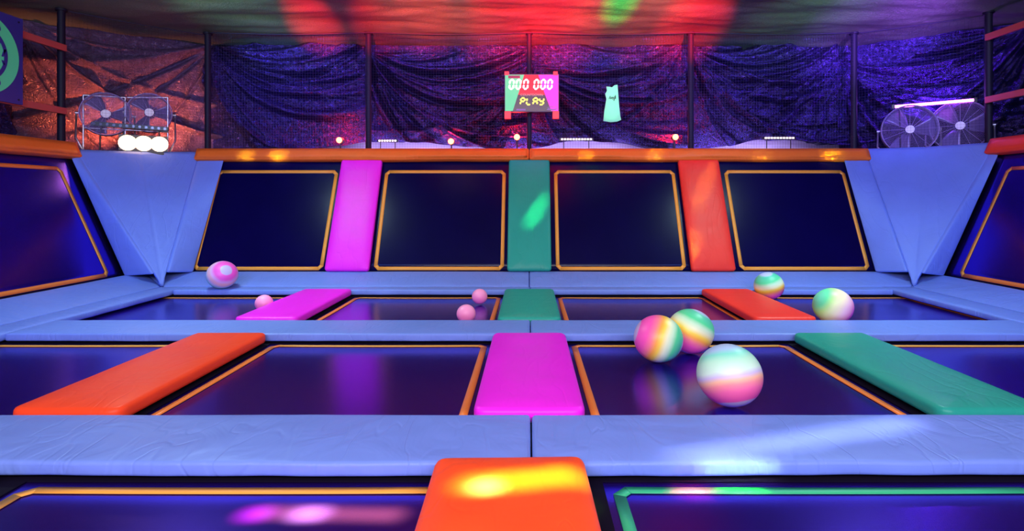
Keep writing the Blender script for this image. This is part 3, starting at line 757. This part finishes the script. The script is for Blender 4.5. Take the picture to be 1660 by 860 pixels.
# ------------------------------------------------------------------ green vest on the net
GV = emit('glowing_green_cloth', (.35, 1, .40), .0, (.30, .95, .38))
GV = plain('fluorescent_green_cloth', (.26, 1.0, .46), .7)
kv = 8.85/F
out = [(978, 196), (980, 178), (983, 160), (981, 152), (984, 147), (983, 140), (988, 140.5), (992, 141.5), (996, 138), (1001, 137), (1002, 150), (1003.5, 170), (1005.5, 188), (1007, 194), (1000, 197), (990, 198)]
v0 = at(992, 198, 8.86)
mb = MB(); poly = [((a-992)*kv, (198-b)*kv) for a, b in out]
mb.prism(poly[::-1], -.012, .004)
vest = empty('vest', frame(v0, (1, 0, 0), (0, 0, 1), (0, -1, 0)))
tag(vest, 'fluorescent green sports vest hanging on the net right of the scoreboard', 'vest')
o = child('cloth', mb.me('cloth'), GV, vest)
mb = MB()
mb.path([(-.045, .37, .006), (-.03, .42, .006), (-.02, .37, .006)], .006, 5); mb.path([(-.01, .37, .006), (-.005, .40, .006), (.012, .40, .006), (.012, .36, .006)], .006, 5)
mb.path([(.02, .40, .006), (.03, .37, .006), (.045, .41, .006), (.03, .34, .006)], .006, 5); mb.path([(.055, .43, .006), (.055, .37, .006)], .006, 5)
child('print', mb.me('print'), DARK, vest)
for p_ in ([(-.03, .57, -.01), (-.035, .60, -.03)], [(.06, .59, -.01), (.06, .62, -.03)]):
    mb = MB(); mb.path(p_, .004, 5); child('hook', mb.me('hook'), STEEL, vest)

# ------------------------------------------------------------------ red warning lamps and LED bars behind the net
REDG = emit('red_lamp_glow', (1, .07, .03), 28)
for px, py, wh in ((550, 227, 'in the first bay from the left'), (731, 229, 'left of the scoreboard'), (838, 222, 'just under the scoreboard'), (1095, 222, 'right of the green vest')):
    c = at(px, py, 9.30)
    e = empty('red_lamp', tr(c.x, c.y, c.z)); tag(e, 'small glowing red lamp behind the net, %s' % wh, 'lamp', 'red lamps along the back wall')
    mb = MB(); n = 20
    prof = [(0, -.05), (.028, -.045), (.045, -.02), (.048, 0), (.04, .02)]
    vv = [(r*math.cos(2*PI*i/n), z, r*math.sin(2*PI*i/n)) for r, z in prof for i in range(n)]
    mb.add(vv, [(a*n+i, a*n+(i+1)%n, (a+1)*n+(i+1)%n, (a+1)*n+i) for a in range(len(prof)-1) for i in range(n)], True)
    child('lens', mb.me('lens'), REDG, e)
    mb = MB(); mb.tube((0, .02, 0), (0, .10, 0), .052, 20); mb.tube((0, .06, -.05), (0, .06, -(c.z-1.84)), .012, 8); mb.tube((0, .06, -(c.z-1.84)), (0, .06, -(c.z-1.84)+.015), .06, 16)
    child('stand', mb.me('stand'), DARK, e)
    light('POINT', c+Vector((0, .26, .06)), c, 22, (1, .02, .02), shadow_soft_size=.06)
LEDW = emit('pale_led_dots', (1, .78, .85), 3.0)
for px0, px1, py, nd_, wh in ((613, 643, 228, 7, 'left of the scoreboard'), (909, 960, 225.5, 11, 'below the green vest'), (1239, 1288, 223.5, 10, 'in the last bay on the right')):
    a = at(px0, py, 9.40); b = at(px1, py, 9.40); ln = b.x-a.x
    e = empty('led_bar', tr((a.x+b.x)/2, 9.40, a.z)); tag(e, 'short row of pale LED dots on a bar, %s' % wh, 'light bar', 'LED bars along the back wall')
    mb = MB(); mb.box(-ln/2-.02, ln/2+.02, .0, .05, -.02, .02)
    for sx in (-1, 1): mb.tube((sx*ln*.4, .03, -.02), (sx*ln*.4, .03, -(a.z-1.84)), .008, 6)
    child('housing', mb.me('housing'), DARK, e)
    mb = MB()
    for i in range(nd_):
        xx = -ln/2+ln*(i+.5)/nd_; mb.box(xx-ln/nd_*.33, xx+ln/nd_*.33, -.006, 0, -.014, .014)
    child('led_strip', mb.me('led_strip'), LEDW, e)

# ------------------------------------------------------------------ fans
FANM = plain('fan_housing_metal', (.30, .26, .42), .35, .4)
BLADE = plain('fan_blade_metal', (.22, .18, .42), .35, .5)
GRILLE = plain('fan_wire', (.34, .25, .58), .4, .2)
HUBM = plain('fan_badge', (.85, .80, .9), .4)
def fan(c, face, R_, label):
    d = (Vector(face)-c); d.z = 0; d.normalize()
    u = Vector((0, 0, 1)).cross(d).normalized()     # local x, z up = y, normal d
    e = empty('fan', frame(c, u, (0, 0, 1), d)); tag(e, label, 'fan', 'drum fans on the walkway')
    mb = MB(); n = 48
    prof = [(R_, -.12), (R_*1.02, 0), (R_, .12), (R_*.975, .12), (R_*.975, -.12), (R_, -.12)]
    vv = [(r*math.cos(2*PI*i/n), r*math.sin(2*PI*i/n), z) for r, z in prof for i in range(n)]
    mb.add(vv, [(a*n+i, a*n+(i+1)%n, (a+1)*n+(i+1)%n, (a+1)*n+i) for a in range(len(prof)-1) for i in range(n)], True)
    child('drum', mb.me('drum'), FANM, e)
    mb = MB()
    for kk in range(2, 25):
        r = R_*kk/24; mb.path([(r*math.cos(2*PI*i/40), r*math.sin(2*PI*i/40), .125+.02*(1-(kk/24)**2)) for i in range(40)], .0024 if kk < 24 else .007, 4, True)
    for i in range(16):
        a = 2*PI*i/16; mb.tube((.05*math.cos(a), .05*math.sin(a), .145), (R_*math.cos(a), R_*math.sin(a), .125), .003, 5)
    child('grille', mb.me('grille'), GRILLE, e)
    mb = MB(); mb.tube((0, 0, .145), (0, 0, .155), .06, 24); child('badge', mb.me('badge'), HUBM, e)
    hub = MB(); hub.tube((0, 0, -.06), (0, 0, .05), .07, 20); h = child('rotor', hub.me('rotor'), STEEL, e)
    for b_ in range(3):
        mb = MB(); a0 = b_*2*PI/3; vv = []; ff = []; nr, na = 8, 8
        for i in range(nr+1):
            for j in range(na+1):
                r = .07+(R_*.92-.07)*i/nr; a = a0+(j/na-.5)*(1.0-.15*i/nr)+.15*i/nr; vv.append((r*math.cos(a), r*math.sin(a), -.04+.09*(j/na)))
        for i in range(nr):
            for j in range(na): q = i*(na+1)+j; ff.append((q, q+na+1, q+na+2, q+1))
        mb.add(vv, ff, True); o = child('blade', mb.me('blade'), BLADE, h); md = o.modifiers.new('t', 'SOLIDIFY'); md.thickness = .004
    mb = MB(); dz = c.z-1.84
    for sx in (-1, 1):
        mb.path([(sx*(R_+.035), 0, 0), (sx*(R_+.04), -dz*.6, 0), (sx*(R_*.8), -dz+.012, .14)], .012, 8)
        mb.path([(sx*(R_+.04), -dz*.6, 0), (sx*(R_*.8), -dz+.012, -.16)], .012, 8); mb.tube((sx*(R_-.01), 0, 0), (sx*(R_+.05), 0, 0), .018, 10)
    mb.tube((-R_*.8, -dz+.012, .14), (R_*.8, -dz+.012, .14), .012, 8)
    child('stand', mb.me('stand'), CHROME, e)
fan(at(172, 186, 8.38), (-2.5, 3, 2), .315, 'round metal fan, the left one above the floodlight')
fan(at(243, 184, 8.66), (-2.5, 3, 2), .295, 'round blue-lit fan, the right one above the floodlight')
fan(at(1473, 211, 8.72), (3, 3, 2), .375, 'round wire fan with a pale hub, left one under the violet tube')
fan(at(1555, 205, 8.48), (3, 3, 2), .380, 'round wire fan with a pale hub, right one under the violet tube')
# support rack over the left fans
mb = MB()
a, b = at(135, 154, 8.2), at(203, 158, 8.45); c_, d_ = at(207, 158, 8.45), at(272, 158, 8.68)
for p, q in ((a, b), (c_, d_)): mb.tube(p, q, .013, 8)
for p in (a, b, d_): mb.tube(p, (p.x, p.y, 1.84), .012, 8)
mb.tube(at(134, 207, 8.2), at(274, 214, 8.68), .012, 8)
tag(link('fan_rack', mb.me('fan_rack'), CHROME), 'thin metal tube rack framing the left pair of fans', 'rack')
# unlit black light bar
a, b = at(148, 200, 8.20), at(272, 213, 8.56)
d = b-a; mb = MB(); mb.box(0, d.length, -.03, .03, -.035, .035); L0 = d.length
e = empty('light_bar', frame(a, d, Vector((0, 0, 1)), d.cross(Vector((0, 0, 1)))))
tag(e, 'unlit black light bar with small round lenses below the left fans', 'light bar')
child('housing', mb.me('housing'), DARK, e)
LENS = plain('dark_lens', (.12, .10, .2), .15)
for i in range(12):
    mb = MB(); mb.tube(((i+.5)*L0/12, 0, .035), ((i+.5)*L0/12, 0, .042), .02, 12); child('lens', mb.me('lens'), LENS, e)
for sx in (.12, .88):
    mb = MB(); mb.tube((sx*L0, -.03, 0), (sx*L0, -(a.z-1.84)+sx*(a.z-b.z)+.03, 0), .01, 8); child('leg', mb.me('leg'), DARK, e)
# floodlight with three bulbs
HAL = emit('hot_floodlight', (1, .55, .28), 12)
fl = at(233, 232, 8.22); e = empty('floodlight', tr(fl.x, fl.y, fl.z)); e.rotation_euler = (0, 0, math.radians(35))
tag(e, 'dazzling white floodlight of three bulbs at the foot of the left corner', 'floodlight')
mb = MB(); mb.box(-.30, .30, .05, .12, -.11, .12); child('housing', mb.me('housing'), DARK, e)
for i in range(3):
    mb = MB(); n = 24; vv = []; ff = []
    for a_ in range(7):
        t = a_/6*PI/2
        for i_ in range(n): vv.append(((i-1)*.195+.112*math.cos(t)*math.cos(2*PI*i_/n), .05-.05*math.sin(t), .112*math.cos(t)*math.sin(2*PI*i_/n)))
    for a_ in range(6):
        for i_ in range(n): ff.append((a_*n+i_, a_*n+(i_+1)%n, (a_+1)*n+(i_+1)%n, (a_+1)*n+i_))
    mb.add(vv, ff, True); child('bulb', mb.me('bulb'), HAL, e)
mb = MB(); mb.box(-.25, .25, .03, .14, -(fl.z-1.84), -.11); child('base', mb.me('base'), DARK, e)
light('SPOT', (-6.40, 8.60, 1.98), (-6.9, 8.80, 2.45), 260, (1, .20, .05), spot_size=R_(95), spot_blend=1, shadow_soft_size=.03)  # unseen spots added behind the fans for orange glow on the tarpaulin
light('SPOT', (-5.95, 8.82, 1.98), (-6.1, 9.40, 2.5), 200, (1, .22, .07), spot_size=R_(95), spot_blend=1, shadow_soft_size=.03)
light('SPOT', (-5.70, 8.75, 1.95), (-5.5, 9.8, 2.2), 60, (1, .45, .30), spot_size=R_(80), spot_blend=1, shadow_soft_size=.03)
# violet tube
VIO = emit('violet_tube_glow', (.85, .10, 1), 16)
a, b = at(1448, 173, 8.75), at(1580, 159.5, 8.30); d = b-a
e = empty('light_tube', frame(a, d, Vector((0, 0, 1)), d.cross(Vector((0, 0, 1))))); tag(e, 'glowing violet light tube sloping above the right fans', 'light tube')
mb = MB(); mb.tube((.02, 0, 0), (d.length-.02, 0, 0), .021, 12); child('tube', mb.me('tube'), VIO, e)
mb = MB(); mb.box(-.02, d.length+.02, -.02, .03, -.045, -.022); mb.box(-.02, .02, -.03, .03, -.045, .03); mb.box(d.length-.02, d.length+.02, -.03, .03, -.045, .03)
child('holder', mb.me('holder'), DARK, e)
for t in (.08, .92):
    p = a+d*t; mb = MB(); mb.tube((t*d.length, 0, -.03), (t*d.length, -(p.z-1.84), -.03), .012, 8); child('leg', mb.me('leg'), STEEL, e)
light('POINT', (a+b)/2+Vector((.1, .30, .1)), a, 50, (.35, .08, 1), shadow_soft_size=.15)

# ------------------------------------------------------------------ balls
def sphere(name, r, m, sq=.965):
    me = bpy.data.meshes.new(name); bm = bmesh.new(); bmesh.ops.create_uvsphere(bm, u_segments=64, v_segments=40, radius=r)
    bm.to_mesh(me); bm.free(); me.polygons.foreach_set('use_smooth', [True]*len(me.polygons)); return me
def ball(x, y, r, m, pole, label, zb=MZ+.001, sq=.96, cat='ball', name='ball', group='rainbow balls'):
    me = sphere(name, r, m)
    rot = Vector(pole).normalized().to_track_quat('Z', 'Y').to_matrix().to_4x4()
    S = Matrix.Diagonal((1.01, 1.01, sq, 1))
    me.materials.append(m)
    o = bpy.data.objects.new(name, me); C.collection.objects.link(o)
    # squash of a resting ball lies along world z: baked into the mesh, colours stay along the pole
    inv = rot.inverted()
    me.transform(inv @ S @ rot)
    o.matrix_world = Matrix.Translation((x, y, zb+r*sq)) @ rot
    return tag(o, label, cat, group)
ball(1.24, 3.443, .194, PASTEL, (-.15, .30, .93), 'largest pastel striped ball, nearest, with a lavender cap at its base')
ball(1.012, 4.357, .188, RAIN, (.92, -.15, -.36), 'rainbow ball with a magenta left side and yellow middle stripe')
ball(1.335, 4.60, .188, RAIN, (.50, .05, .85), 'rainbow ball with a green top, half hidden behind the magenta sided one')
ball(3.095, 5.66, .188, BRIGHT, (-.80, .05, .55), 'bright yellow-white and pink ball resting behind the middle pad on the right')
ball(3.03, 7.02, .178, RAIN, (-.28, -.10, .95), 'green topped ball with an orange stripe behind the red lane pad')
ball(-4.02, 7.27, .186, PALE, (-.62, .55, -.50), 'pink and lavender striped ball resting on the rear pad at left', zb=.008)
def pink(x, y, r, label, mk):
    o = ball(x, y, r, PINKB, (0, 0, 1), label, name='small_ball', group='small pink balls', sq=.98)
    if mk:
        mb = MB(); R2 = r*1.0
        for a0, a1, el in mk:
            pts = []
            for i in range(13):
                t = i/12; az = a0+(a1-a0)*t; ev = el[0]+(el[1]-el[0])*t+el[2]*math.sin(t*PI)
                pts.append((R2*1.01*math.cos(ev)*math.sin(az), -R2*1.01*math.cos(ev)*math.cos(az), R2*.98*math.sin(ev)))
            mb.path(pts, .0016, 5)
        child('printed_line', mb.me('printed_line'), plain('dark_print', (.35, .03, .16), .5), o)
    return o
pink(-3.0, 6.28, .095, 'small plain pink ball against the magenta lane pad', None)
pink(-.600, 6.71, .093, 'small pink ball with a dark printed line, the farther of the pair', [(.35, .45, (.5, -.5, .0)), (.55, .75, (.4, -.6, .1)), (.7, .85, (.2, -.7, 0))])
pink(-.648, 5.70, .096, 'small pink ball with faint print, the nearer of the pair', [(-.5, .1, (.1, .35, .2)), (.1, .5, (.3, .1, .3)), (-.3, .2, (.5, .5, .1))])
